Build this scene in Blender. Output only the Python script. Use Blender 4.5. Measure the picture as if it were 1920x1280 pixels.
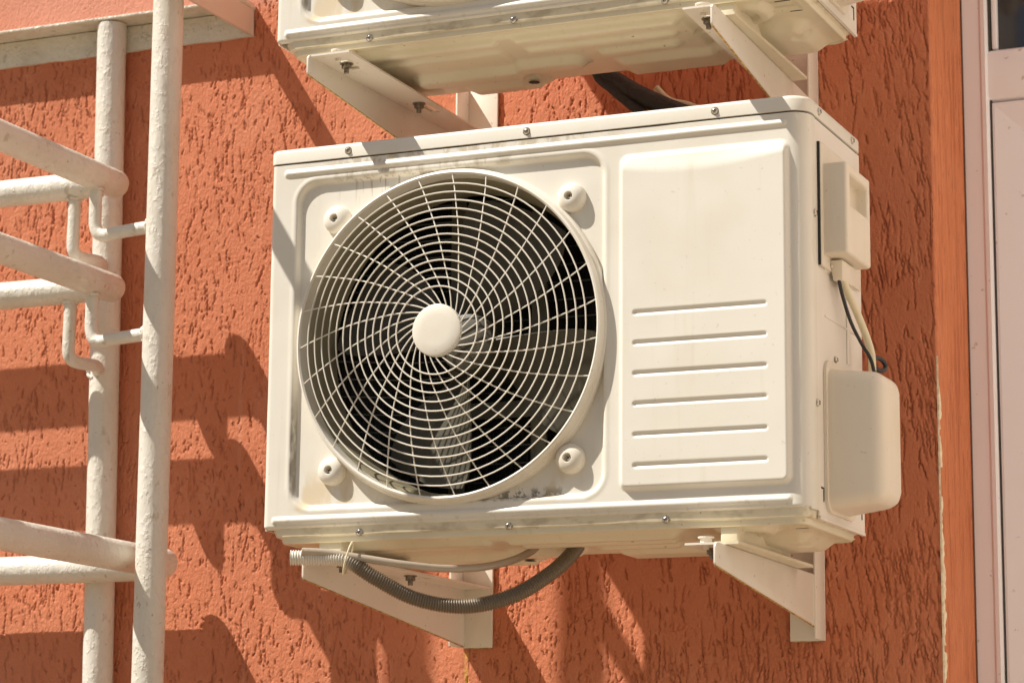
import bpy, bmesh, math, random
import numpy as np
from mathutils import Vector, Matrix, Quaternion

# ------------------------------------------------------------------ clear
for o in list(bpy.data.objects):
    bpy.data.objects.remove(o, do_unlink=True)
scene = bpy.context.scene
COL = scene.collection
random.seed(7)
rng = np.random.default_rng(11)

# ------------------------------------------------------------------ camera
F_PX, YAW, PITCH, ROLL = 4775.88, 0.4146, 0.1869, 0.0094
CAM = np.array([1.7524, -3.1172, -0.4004])
_cy, _sy, _cp, _sp = math.cos(YAW), math.sin(YAW), math.cos(PITCH), math.sin(PITCH)
FWD = np.array([-_sy * _cp, _cy * _cp, _sp])
_r = np.array([_cy, _sy, 0.0])
_u = np.cross(_r, FWD)
_cr, _sr = math.cos(ROLL), math.sin(ROLL)
RGT = _cr * _r + _sr * _u
UPV = -_sr * _r + _cr * _u
cam_data = bpy.data.cameras.new('camera')
cam_data.sensor_width = 36.0
cam_data.sensor_fit = 'HORIZONTAL'
cam_data.lens = F_PX / 1920.0 * 36.0
cam_data.clip_start = 0.05
cam_data.clip_end = 500.0
cam = bpy.data.objects.new('camera', cam_data)
COL.objects.link(cam)
cam.matrix_world = Matrix(((RGT[0], UPV[0], -FWD[0], CAM[0]),
                           (RGT[1], UPV[1], -FWD[1], CAM[1]),
                           (RGT[2], UPV[2], -FWD[2], CAM[2]),
                           (0, 0, 0, 1)))
cam_data.dof.use_dof = True
cam_data.dof.focus_distance = 3.55
cam_data.dof.aperture_fstop = 9.0
scene.camera = cam

# ------------------------------------------------------------------ sky, sun, exposure
SUN_SX, SUN_SZ = 1.38, -2.22                               # shift along x and z per metre towards the wall
SUN_DIR = Vector((SUN_SX, 1.0, SUN_SZ)).normalized()          # the way the light travels
world = bpy.data.worlds.new('World')
scene.world = world
world.use_nodes = True
wn = world.node_tree
wn.nodes.clear()
sky = wn.nodes.new('ShaderNodeTexSky')
sky.sky_type = 'NISHITA'
sky.sun_disc = False
sky.sun_elevation = math.asin(-SUN_DIR.z)
sky.sun_rotation = math.atan2(-SUN_DIR.x, -SUN_DIR.y)
sky.air_density = 1.0
sky.dust_density = 2.0
sky.ozone_density = 0.6
bg = wn.nodes.new('ShaderNodeBackground')
bg.inputs['Strength'].default_value = 0.05
wo = wn.nodes.new('ShaderNodeOutputWorld')
wn.links.new(sky.outputs['Color'], bg.inputs['Color'])
wn.links.new(bg.outputs['Background'], wo.inputs['Surface'])

sun_data = bpy.data.lights.new('sun', 'SUN')
sun_data.energy = 5.0
sun_data.angle = math.radians(0.42)
sun_data.color = (1.0, 0.94, 0.85)
sun = bpy.data.objects.new('sun', sun_data)
COL.objects.link(sun)
sun.rotation_euler = SUN_DIR.to_track_quat('-Z', 'Y').to_euler()
sun.location = (-3, -2, 5)

scene.view_settings.view_transform = 'Standard'
scene.view_settings.look = 'None'
scene.view_settings.exposure = 0.40
scene.view_settings.gamma = 1.0
scene.view_settings.use_curve_mapping = False
scene.render.resolution_x = 1024
scene.render.resolution_y = 682
scene.render.engine = 'CYCLES'
scene.cycles.max_bounces = 6
scene.cycles.diffuse_bounces = 4
scene.cycles.glossy_bounces = 2
scene.cycles.transmission_bounces = 2

WALL_Y = 0.45                                              # plane of the plaster
CORNER_X = 0.8546                                          # right-hand corner of the plaster wall
GROUND_Z = -2.0
UP = 0.709                                                 # the upper unit hangs this much higher


def at(px, py, y):
    """survey point: pixel of the photograph at depth y"""
    d = FWD + RGT * (px - 960) / F_PX - UPV * (py - 640) / F_PX
    t = (y - CAM[1]) / d[1]
    return Vector(CAM + t * d)


def atx(px, py, x):
    d = FWD + RGT * (px - 960) / F_PX - UPV * (py - 640) / F_PX
    t = (x - CAM[0]) / d[0]
    return Vector(CAM + t * d)


# ------------------------------------------------------------------ helpers
def tag(o, label=None, cat=None, group=None, kind=None):
    if label: o['label'] = label
    if cat: o['category'] = cat
    if group: o['group'] = group
    if kind: o['kind'] = kind
    return o


def empty(name, loc, label, cat, group=None):
    o = bpy.data.objects.new(name, None)
    o.empty_display_size = 0.05
    COL.objects.link(o)
    o.location = loc
    return tag(o, label, cat, group)


def root_loc(o):
    v = Vector((0, 0, 0))
    while o is not None:
        v += o.location
        o = o.parent
    return v


def link(name, me, mat, parent=None, origin=None):
    o = bpy.data.objects.new(name, me)
    COL.objects.link(o)
    if mat is not None and len(me.materials) == 0:
        for m in (mat if isinstance(mat, (list, tuple)) else [mat]):
            me.materials.append(m)
    if parent is not None:
        o.parent = parent
        r = parent
        while r.parent is not None:
            r = r.parent
        if parent is r:
            o.matrix_parent_inverse = Matrix.Translation(-r.location)
    return o


def mesh(name, verts, faces, smooth=False):
    me = bpy.data.meshes.new(name)
    me.from_pydata([tuple(v) for v in verts], [], faces)
    me.update()
    if smooth:
        for p in me.polygons: p.use_smooth = True
    return me


def bm_mesh(name, bm, smooth=False):
    bmesh.ops.recalc_face_normals(bm, faces=bm.faces)
    me = bpy.data.meshes.new(name)
    bm.to_mesh(me)
    bm.free()
    if smooth:
        for p in me.polygons: p.use_smooth = True
    return me


def autosmooth(me, deg=35):
    bm = bmesh.new(); bm.from_mesh(me)
    lim = math.radians(deg)
    for f in bm.faces: f.smooth = True
    for e in bm.edges:
        if len(e.link_faces) == 2 and e.calc_face_angle(0) > lim: e.smooth = False
    bm.to_mesh(me); bm.free()
    return me


def box_bm(bm, lo, hi):
    vs = [bm.verts.new((x, y, z)) for x in (lo[0], hi[0]) for y in (lo[1], hi[1]) for z in (lo[2], hi[2])]
    for f in ((0, 1, 3, 2), (4, 6, 7, 5), (0, 4, 5, 1), (2, 3, 7, 6), (0, 2, 6, 4), (1, 5, 7, 3)):
        bm.faces.new([vs[i] for i in f])
    return vs


def box(name, lo, hi, mat, parent=None, bevel=0.0, seg=2):
    bm = bmesh.new()
    box_bm(bm, lo, hi)
    if bevel > 0:
        bmesh.ops.bevel(bm, geom=list(bm.edges), offset=bevel, segments=seg, profile=0.5, affect='EDGES')
    me = bm_mesh(name, bm)
    if bevel > 0: autosmooth(me, 50)
    return link(name, me, mat, parent)


def prism_bm(bm, pts_a, pts_b):
    """two matching loops of points joined to a solid"""
    n = len(pts_a)
    a = [bm.verts.new(p) for p in pts_a]
    b = [bm.verts.new(p) for p in pts_b]
    bm.faces.new(a)
    bm.faces.new(b[::-1])
    for i in range(n):
        j = (i + 1) % n
        bm.faces.new((a[j], a[i], b[i], b[j]))


def prism(name, pts_a, pts_b, mat, parent=None, bevel=0.0):
    bm = bmesh.new()
    prism_bm(bm, pts_a, pts_b)
    if bevel > 0:
        bmesh.ops.bevel(bm, geom=list(bm.edges), offset=bevel, segments=2, profile=0.5, affect='EDGES')
    me = bm_mesh(name, bm)
    if bevel > 0: autosmooth(me, 50)
    return link(name, me, mat, parent)


def smooth_path(pts, n):
    """Catmull-Rom through the points"""
    P = [Vector(p) for p in pts]
    P = [P[0] * 2 - P[1]] + P + [P[-1] * 2 - P[-2]]
    out = []
    for i in range(1, len(P) - 2):
        for k in range(n):
            t = k / n
            a, b, c, d = P[i - 1], P[i], P[i + 1], P[i + 2]
            out.append(0.5 * ((2 * b) + (c - a) * t + (2 * a - 5 * b + 4 * c - d) * t * t + (3 * b - a - 3 * c + d) * t ** 3))
    out.append(P[-2])
    return out


def tube_data(path, rad, sides=8, closed=False, caps=True, cap_round=False):
    n = len(path)
    rads = rad if isinstance(rad, (list, tuple, np.ndarray)) else [rad] * n
    verts, faces = [], []
    up = None
    for i in range(n):
        if closed:
            t = (path[(i + 1) % n] - path[i - 1]).normalized()
        else:
            t = (path[min(i + 1, n - 1)] - path[max(i - 1, 0)]).normalized()
        if up is None:
            up = t.orthogonal().normalized()
        up = (up - t * up.dot(t)).normalized()
        bn = t.cross(up)
        for k in range(sides):
            a = 2 * math.pi * k / sides
            verts.append(path[i] + (up * math.cos(a) + bn * math.sin(a)) * rads[i])
    for i in range(n if closed else n - 1):
        i2 = (i + 1) % n
        for k in range(sides):
            k2 = (k + 1) % sides
            faces.append((i * sides + k, i * sides + k2, i2 * sides + k2, i2 * sides + k))
    if caps and not closed:
        faces.append(tuple(range(sides))[::-1])
        faces.append(tuple((n - 1) * sides + k for k in range(sides)))
    return verts, faces


def tube(name, path, rad, mat, parent=None, sides=8, closed=False):
    path = [Vector(p) for p in path]
    v, f = tube_data(path, rad, sides, closed)
    me = mesh(name, v, f)
    autosmooth(me, 50)
    return link(name, me, mat, parent)


def pipe_path(a, b, r, round_a=False, round_b=False, step=0.03):
    """straight pipe path with dome ends: returns points and radii"""
    a, b = Vector(a), Vector(b)
    d = (b - a).normalized()
    L = (b - a).length
    pts, rs = [], []
    if round_a:
        for k in range(5):
            t = math.radians(90 - 90 * k / 5)
            pts.append(a - d * r * 0.6 * math.sin(t)); rs.append(max(r * math.cos(t), 1e-4))
    n = max(2, int(L / step))
    for k in range(n + 1):
        pts.append(a + d * L * k / n); rs.append(r)
    if round_b:
        for k in range(1, 6):
            t = math.radians(90 * k / 5)
            pts.append(b + d * r * 0.6 * math.sin(t)); rs.append(max(r * math.cos(t), 1e-4))
    return pts, rs


def lathe_y(name, prof, c, mat, parent=None, n=96, close=False, smooth_deg=40):
    """profile (r, y) turned about the y axis through c = (x, z)"""
    verts, faces = [], []
    m = len(prof)
    for k in range(n):
        a = 2 * math.pi * k / n
        for (r, y) in prof:
            verts.append((c[0] + r * math.cos(a), y, c[1] + r * math.sin(a)))
    for k in range(n):
        k2 = (k + 1) % n
        for i in range(m if close else m - 1):
            i2 = (i + 1) % m
            faces.append((k * m + i, k2 * m + i, k2 * m + i2, k * m + i2))
    me = mesh(name, verts, faces)
    autosmooth(me, smooth_deg)
    if mat is None: return me
    return link(name, me, mat, parent)


def sstep(x):
    x = np.clip(x, 0, 1)
    return x * x * (3 - 2 * x)


def sd_rbox(x, z, x0, x1, z0, z1, r):
    cx, cz = (x0 + x1) / 2, (z0 + z1) / 2
    qx = np.abs(x - cx) - (x1 - x0) / 2 + r
    qz = np.abs(z - cz) - (z1 - z0) / 2 + r
    return np.hypot(np.maximum(qx, 0), np.maximum(qz, 0)) + np.minimum(np.maximum(qx, qz), 0) - r


def vnoise(nx, nz, cx, cz):
    """smooth value noise on an nx by nz grid, cells of cx by cz samples"""
    gx, gz = int(nx / cx) + 3, int(nz / cz) + 3
    g = rng.random((gx, gz)) * 2 - 1
    x = np.arange(nx) / cx; z = np.arange(nz) / cz
    ix = x.astype(int); iz = z.astype(int)
    fx = sstep(x - ix)[:, None]; fz = sstep(z - iz)[None, :]
    a = g[np.ix_(ix, iz)]; b = g[np.ix_(ix + 1, iz)]; c = g[np.ix_(ix, iz + 1)]; d = g[np.ix_(ix + 1, iz + 1)]
    return (a * (1 - fx) + b * fx) * (1 - fz) + (c * (1 - fx) + d * fx) * fz


def grid_mesh(name, V, keep=None, smooth=True):
    """V: (n, m, 3) array of points; keep: (n-1, m-1) mask of the faces that exist"""
    n, m = V.shape[:2]
    idx = np.arange(n * m).reshape(n, m)
    q = np.stack([idx[:-1, :-1], idx[1:, :-1], idx[1:, 1:], idx[:-1, 1:]], -1)
    q = q[keep] if keep is not None else q.reshape(-1, 4)
    pts = V.reshape(-1, 3)
    if keep is not None:
        used = np.unique(q)
        remap = np.full(n * m, -1); remap[used] = np.arange(len(used))
        q = remap[q]; pts = pts[used]
    me = bpy.data.meshes.new(name)
    me.vertices.add(len(pts)); me.vertices.foreach_set('co', pts.astype(np.float32).ravel())
    me.loops.add(q.size); me.loops.foreach_set('vertex_index', q.astype(np.int32).ravel())
    me.polygons.add(len(q)); me.polygons.foreach_set('loop_start', (np.arange(len(q)) * 4).astype(np.int32))
    me.polygons.foreach_set('use_smooth', np.full(len(q), smooth))
    me.update(calc_edges=True)
    me.validate()
    return me


# ------------------------------------------------------------------ materials
class Mat:
    def __init__(self, name, color, rough=0.5, metal=0.0, spec=0.5):
        self.m = bpy.data.materials.new(name)
        self.m.use_nodes = True
        self.t = self.m.node_tree
        self.b = self.t.nodes['Principled BSDF']
        self.b.inputs['Base Color'].default_value = (*color, 1)
        self.b.inputs['Roughness'].default_value = rough
        self.b.inputs['Metallic'].default_value = metal
        self.b.inputs['Specular IOR Level'].default_value = spec
        self.color = color
        self.tc = None
        self.cur = None

    def n(self, typ, **kw):
        x = self.t.nodes.new(typ)
        for k, v in kw.items(): setattr(x, k, v)
        return x

    def l(self, a, b): self.t.links.new(a, b)

    def coord(self, scale=(1, 1, 1)):
        if self.tc is None: self.tc = self.n('ShaderNodeTexCoord')
        mp = self.n('ShaderNodeMapping')
        mp.inputs['Scale'].default_value = scale
        self.l(self.tc.outputs['Object'], mp.inputs['Vector'])
        return mp.outputs['Vector']

    def noise(self, scale, detail=4, rough=0.55, stretch=(1, 1, 1), lo=0.4, hi=0.6):
        nz = self.n('ShaderNodeTexNoise')
        nz.inputs['Scale'].default_value = scale
        nz.inputs['Detail'].default_value = detail
        nz.inputs['Roughness'].default_value = rough
        self.l(self.coord(stretch), nz.inputs['Vector'])
        r = self.n('ShaderNodeMapRange')
        r.interpolation_type = 'SMOOTHSTEP'
        r.inputs['From Min'].default_value = lo
        r.inputs['From Max'].default_value = hi
        self.l(nz.outputs['Fac'], r.inputs['Value'])
        return r.outputs['Result']

    def band(self, axis, lo0, lo1, hi1, hi0):
        """1 between lo1 and hi1 of an object coordinate, fading to 0 at lo0 and hi0"""
        if self.tc is None: self.tc = self.n('ShaderNodeTexCoord')
        s = self.n('ShaderNodeSeparateXYZ')
        self.l(self.tc.outputs['Object'], s.inputs[0])
        a = self.n('ShaderNodeMapRange'); a.interpolation_type = 'SMOOTHSTEP'
        a.inputs['From Min'].default_value = lo0; a.inputs['From Max'].default_value = lo1
        b = self.n('ShaderNodeMapRange'); b.interpolation_type = 'SMOOTHSTEP'
        b.inputs['From Min'].default_value = hi0; b.inputs['From Max'].default_value = hi1
        self.l(s.outputs[axis], a.inputs['Value']); self.l(s.outputs[axis], b.inputs['Value'])
        return self.mul(a.outputs['Result'], b.outputs['Result'])

    def mul(self, a, b):
        x = self.n('ShaderNodeMath', operation='MULTIPLY')
        for i, v in enumerate((a, b)):
            if isinstance(v, (int, float)): x.inputs[i].default_value = v
            else: self.l(v, x.inputs[i])
        return x.outputs[0]

    def mix(self, fac, color, amount=1.0):
        x = self.n('ShaderNodeMix', data_type='RGBA')
        f = self.mul(fac, amount)
        self.l(f, x.inputs['Factor'])
        if self.cur is None: x.inputs['A'].default_value = (*self.color, 1)
        else: self.l(self.cur, x.inputs['A'])
        x.inputs['B'].default_value = (*color, 1)
        self.cur = x.outputs['Result']
        self.l(self.cur, self.b.inputs['Base Color'])
        return self

    def bump(self, fac, dist, strength=1.0):
        x = self.n('ShaderNodeBump')
        x.inputs['Strength'].default_value = strength
        x.inputs['Distance'].default_value = dist
        self.l(fac, x.inputs['Height'])
        if self.b.inputs['Normal'].is_linked:
            self.l(self.b.inputs['Normal'].links[0].from_socket, x.inputs['Normal'])
        self.l(x.outputs['Normal'], self.b.inputs['Normal'])
        return self

    def rough(self, fac, lo, hi):
        r = self.n('ShaderNodeMapRange')
        r.inputs['To Min'].default_value = lo
        r.inputs['To Max'].default_value = hi
        self.l(fac, r.inputs['Value'])
        self.l(r.outputs['Result'], self.b.inputs['Roughness'])
        return self


CREAM = (0.755, 0.718, 0.628)


def m_paint(name, base=CREAM, rough=0.38, dirt=0.25, sheet=True):
    M = Mat(name, base, rough)
    M.mix(M.noise(7, 3, lo=0.45, hi=0.75), (base[0] * .90, base[1] * .86, base[2] * .78), 0.5)
    M.mix(M.noise(30, 3, 0.6, (2.2, 2.2, .12), .56, .84), (0.50, 0.40, 0.24), dirt * .7)
    M.mix(M.noise(160, 2, 0.5, (1, 1, 1), .70, .76), (0.24, 0.19, 0.13), dirt * 0.8)
    if sheet: M.bump(M.noise(9, 2, 0.4, lo=.2, hi=.8), 0.0015, 0.25)
    M.bump(M.noise(900, 2, 0.5, lo=.3, hi=.7), 0.00012, 0.25)
    return M


# casing: grime gathers just under the cover seam, in the bottom of the fan recess and on the lower ribs
Mf = m_paint('casing_paint')
Mf.mix(Mf.mul(Mf.mul(Mf.band('Z', .505, .521, .528, .5285), Mf.band('X', .04, .15, .42, .60)), Mf.noise(60, 3, .7, (1, 1, .5), .42, .60)), (0.42, 0.31, 0.17), .55)
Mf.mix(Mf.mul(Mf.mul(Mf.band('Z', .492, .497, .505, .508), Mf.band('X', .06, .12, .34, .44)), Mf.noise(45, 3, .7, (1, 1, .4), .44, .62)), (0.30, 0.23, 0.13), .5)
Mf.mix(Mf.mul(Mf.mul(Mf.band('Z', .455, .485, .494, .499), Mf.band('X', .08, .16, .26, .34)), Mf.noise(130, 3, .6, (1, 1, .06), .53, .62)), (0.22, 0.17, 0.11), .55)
Mf.mix(Mf.mul(Mf.mul(Mf.band('Z', .024, .030, .036, .047), Mf.band('X', .27, .34, .43, .48)), Mf.noise(110, 3, .7, (1, 1, .8), .47, .56)), (0.13, 0.105, 0.075), .8)
Mf.mix(Mf.mul(Mf.mul(Mf.band('Z', .018, .03, .06, .11), Mf.band('X', .035, .06, .20, .28)), Mf.noise(26, 3, .6, (1, 1, .5), .46, .66)), (0.60, 0.43, 0.20), .5)
Mf.mix(Mf.mul(Mf.mul(Mf.band('Z', .018, .03, .06, .10), Mf.band('X', .40, .44, .49, .53)), Mf.noise(30, 3, .6, (1, 1, .5), .48, .66)), (0.58, 0.44, 0.22), .45)
Mf.mix(Mf.mul(Mf.band('X', .039, .0425, .0465, .049), Mf.mul(Mf.band('Z', .035, .06, .11, .22), Mf.noise(70, 3, .6, (1, 1, .3), .36, .58))), (0.16, 0.13, 0.09), .7)
Mf.mix(Mf.mul(Mf.band('Z', -.01, -.002, .010, .024), Mf.noise(75, 3, .7, (1, 1, .5), .54, .72)), (0.42, 0.34, 0.21), .35)
PAINT = Mf.m
COVER = m_paint('cover_paint', dirt=.12).m
Mp = m_paint('base_pan_paint', base=(0.74, 0.67, 0.50), dirt=.35)
Mp.mix(Mp.mul(Mp.band('Z', -.012, -.010, .0, .004), Mp.noise(40, 3, .7, (.5, 1, .9), .45, .70)), (0.33, 0.27, 0.17), .55)
Mp.mix(Mp.noise(95, 2, .6, lo=.72, hi=.76), (0.26, 0.13, 0.05), .7)
PAN = Mp.m
SIDE = m_paint('side_panel_paint', base=(0.80, 0.745, 0.66), dirt=.18).m
PLASTIC = m_paint('cover_plastic', base=(0.77, 0.69, 0.56), rough=.45, dirt=.32, sheet=False).m
GRILLE = m_paint('grille_paint', base=(0.78, 0.735, 0.64), rough=.35, dirt=.30, sheet=False).m
RIM = m_paint('grille_rim_paint', base=(0.78, 0.735, 0.64), rough=.40, dirt=.40, sheet=False).m
SHROUD = m_paint('shroud_paint', base=(0.24, 0.212, 0.14), rough=.5, dirt=.35, sheet=False).m
BLADE = m_paint('fan_plastic', base=(0.060, 0.053, 0.034), rough=.5, dirt=.3, sheet=False).m
Mc = Mat('coil_fins', (0.018, 0.018, 0.017), .6, 0.3)
Mc.bump(Mc.noise(260, 1, .4, (1, 1, .01)), .002, .8)
COIL = Mc.m
TUBE_AL = Mat('coil_tube', (0.16, 0.16, 0.155), .45, .8).m
DARK = Mat('motor_black', (0.05, 0.047, 0.042), .55).m
STRUT = Mat('motor_strut_paint', (0.20, 0.18, 0.13), .5, .1).m
ZINC = Mat('zinc', (0.62, 0.58, 0.50), .30, .95)
ZINC.mix(ZINC.noise(300, 3), (0.30, 0.24, 0.16), .6)
ZINC = ZINC.m
RECESS = Mat('screw_recess', (0.03, 0.03, 0.028), .7).m
RUSTNUT = Mat('weathered_bolt', (0.30, 0.27, 0.22), .5, .7)
RUSTNUT.mix(RUSTNUT.noise(220, 4), (0.13, 0.09, 0.05), .7)
RUSTNUT = RUSTNUT.m
Mb = m_paint('bracket_paint', base=(0.77, 0.71, 0.61), rough=.42, dirt=.20)
Mb.mix(Mb.noise(120, 3, .65, lo=.68, hi=.72), (0.34, 0.17, 0.04), .8)
BRACKET = Mb.m
RUST_EDGE = Mat('rusty_edge', (0.62, 0.42, 0.14), .7)
RUST_EDGE.mix(RUST_EDGE.noise(150, 4), (0.34, 0.17, 0.05), .9)
RUST_EDGE = RUST_EDGE.m
Mr = Mat('railing_paint', (0.71, 0.675, 0.595), .42)
Mr.mix(Mr.noise(9, 3, lo=.45, hi=.75), (0.61, 0.57, 0.475), .6)
Mr.mix(Mr.noise(40, 3, .7, (1, 1, .5), .62, .70), (0.36, 0.30, 0.20), .45)
Mr.mix(Mr.noise(95, 3, .6, (1, 1, 1), .685, .71), (0.30, 0.25, 0.18), .7)
Mr.mix(Mr.noise(34, 3, .6, (1, 1, .6), .705, .74), (0.33, 0.18, 0.09), .55)
Mr.bump(Mr.noise(22, 3, .5, (1, 1, .4), .3, .7), .004, .45)
Mr.bump(Mr.noise(120, 3, .6, (1, 1, .7), .45, .75), .0016, .55)
RAIL = Mr.m
Mg = Mat('landing_steel_paint', (0.66, 0.62, 0.51), .5)
Mg.mix(Mg.noise(14, 3, .65, (1, 1, 1), .45, .7), (0.50, 0.45, 0.34), .6)
Mg.mix(Mg.noise(60, 3, .7, (1, 1, 1), .60, .68), (0.26, 0.22, 0.16), .5)
Mg.bump(Mg.noise(60, 3, .6), .002, .5)
LANDING = Mg.m
Mh = m_paint('pinkish_steel_paint', base=(0.70, 0.60, 0.50), rough=.5, dirt=.4)
PINKSTEEL = Mh.m
RUBBER = Mat('black_pipe_insulation', (0.030, 0.027, 0.024), .62)
RUBBER.bump(RUBBER.noise(80, 3), .002, .4)
RUBBER = RUBBER.m
WIRE_BLACK = Mat('black_cable', (0.02, 0.02, 0.02), .4).m
WIRE_CREAM = Mat('cream_cable', (0.74, 0.66, 0.46), .5).m
Mo = Mat('corrugated_hose', (0.185, 0.143, 0.094), .36)
Mo.mix(Mo.band('X', -.2, -.1, .150, .180), (0.80, 0.75, 0.64), 1.0)
HOSE = Mo.m
Mt = Mat('clear_tube', (0.55, 0.46, 0.35), .28)
Mt.b.inputs['Transmission Weight'].default_value = .25
CLEAR = Mt.m
TIE = Mat('nylon_tie', (0.74, 0.64, 0.42), .45).m

WALLC = (0.585, 0.203, 0.102)
Mw = Mat('orange_plaster', WALLC, .80, 0, .3)
Mw.mix(Mw.noise(3.2, 5, .6, lo=.40, hi=.70), (0.52, 0.165, 0.076), .8)
Mw.mix(Mw.noise(1.7, 3, .6, (1, 1, .6), .46, .66), (0.66, 0.250, 0.135), .55)
Mw.mix(Mw.noise(6.5, 3, .6, (1, 1, .35), .56, .72), (0.50, 0.150, 0.066), .45)
Mw.mix(Mw.noise(26, 3, .65, (1, 1, .5), .52, .74), (0.63, 0.25, 0.135), .5)
Mw.mix(Mw.noise(140, 3, .7, (1, 1, .6), .64, .74), (0.43, 0.120, 0.050), .40)
Mw.mix(Mw.noise(14, 3, .5, (6, 6, .12), .64, .74), (0.66, 0.31, 0.19), .35)
Mw.mix(Mw.mul(Mw.band('Z', .925, .955, 3, 4), Mw.noise(4, 3, lo=.2, hi=.5)), (0.66, 0.30, 0.21), .75)
Mw.mix(Mw.mul(Mw.band('X', .106, .110, .1125, .117), Mw.mul(Mw.band('Z', -.215, -.19, -.148, -.140), Mw.noise(160, 3, .6, (1, 1, .25), .40, .55))), (0.62, 0.42, 0.08), .85)
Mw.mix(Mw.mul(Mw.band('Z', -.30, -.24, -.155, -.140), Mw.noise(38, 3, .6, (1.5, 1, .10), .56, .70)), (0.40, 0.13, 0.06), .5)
Mw.bump(Mw.noise(260, 3, .65, (1, 1, .55), .25, .75), .0016, .55)
Mw.bump(Mw.noise(900, 2, .5, lo=.3, hi=.7), .0004, .5)
PLASTER = Mw.m
Mv = Mat('reveal_plaster', (0.68, 0.23, 0.098), .78, 0, .3)
Mv.mix(Mv.noise(60, 3, .65, (1, 1, .10), .48, .66), (0.50, 0.145, 0.060), .75)
Mv.mix(Mv.noise(150, 3, .7, (1, 1, .16), .58, .66), (0.36, 0.095, 0.040), .7)
Mv.mix(Mv.noise(5, 3, lo=.4, hi=.7), (0.72, 0.265, 0.125), .6)
Mv.bump(Mv.noise(150, 3, .6, (1, 1, .14)), .0025, .8)
REVEAL = Mv.m
BEAD = Mat('bare_mesh_bead', (0.92, 0.82, 0.60), .8)
BEAD.mix(BEAD.noise(120, 4), (0.66, 0.42, 0.25), .5)
BEAD = BEAD.m
JOINT = Mat('dirty_joint', (0.16, 0.085, 0.06), .9).m
Mu = Mat('white_upvc', (0.88, 0.85, 0.86), .32)
Mu.mix(Mu.noise(6, 3, lo=.45, hi=.8), (0.83, 0.77, 0.77), .45)
Mu.mix(Mu.noise(70, 3, .6, lo=.68, hi=.72), (0.40, 0.32, 0.24), .5)
UPVC = Mu.m
GASKET = Mat('door_gasket', (0.06, 0.055, 0.04), .7).m
GLASS = Mat('door_glass', (0.022, 0.022, 0.026), .06, 0, .8)
GLASS.mix(GLASS.noise(9, 3, .6, (1, 1, .35), .48, .72), (0.11, 0.10, 0.09), .7)
GLASS = GLASS.m
Mx = Mat('pavement', (0.27, 0.215, 0.14), .9)
Mx.mix(Mx.noise(.8, 5), (0.22, 0.17, 0.11), .6)
Mx.bump(Mx.noise(40, 4), .01, .5)
PAVE = Mx.m
Mq = Mat('cream_plaster', (0.85, 0.78, 0.70), .85, 0, .3)
Mq.mix(Mq.noise(4, 3), (0.81, 0.73, 0.64), .6)
Mq.bump(Mq.noise(120, 3, .6, (1, 1, .5)), .003, .5)
WING = Mq.m

# ------------------------------------------------------------------ ground
def build_ground():
    n = 24
    xs = np.linspace(-90, 90, n); ys = np.linspace(-120, WALL_Y + 3, n)
    V = np.zeros((n, n, 3))
    V[..., 0] = xs[:, None]; V[..., 1] = ys[None, :]; V[..., 2] = GROUND_Z
    o = link('ground', grid_mesh('ground', V), PAVE)
    tag(o, 'pale pavement in front of the wall', 'ground', kind='structure')


build_ground()

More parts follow.
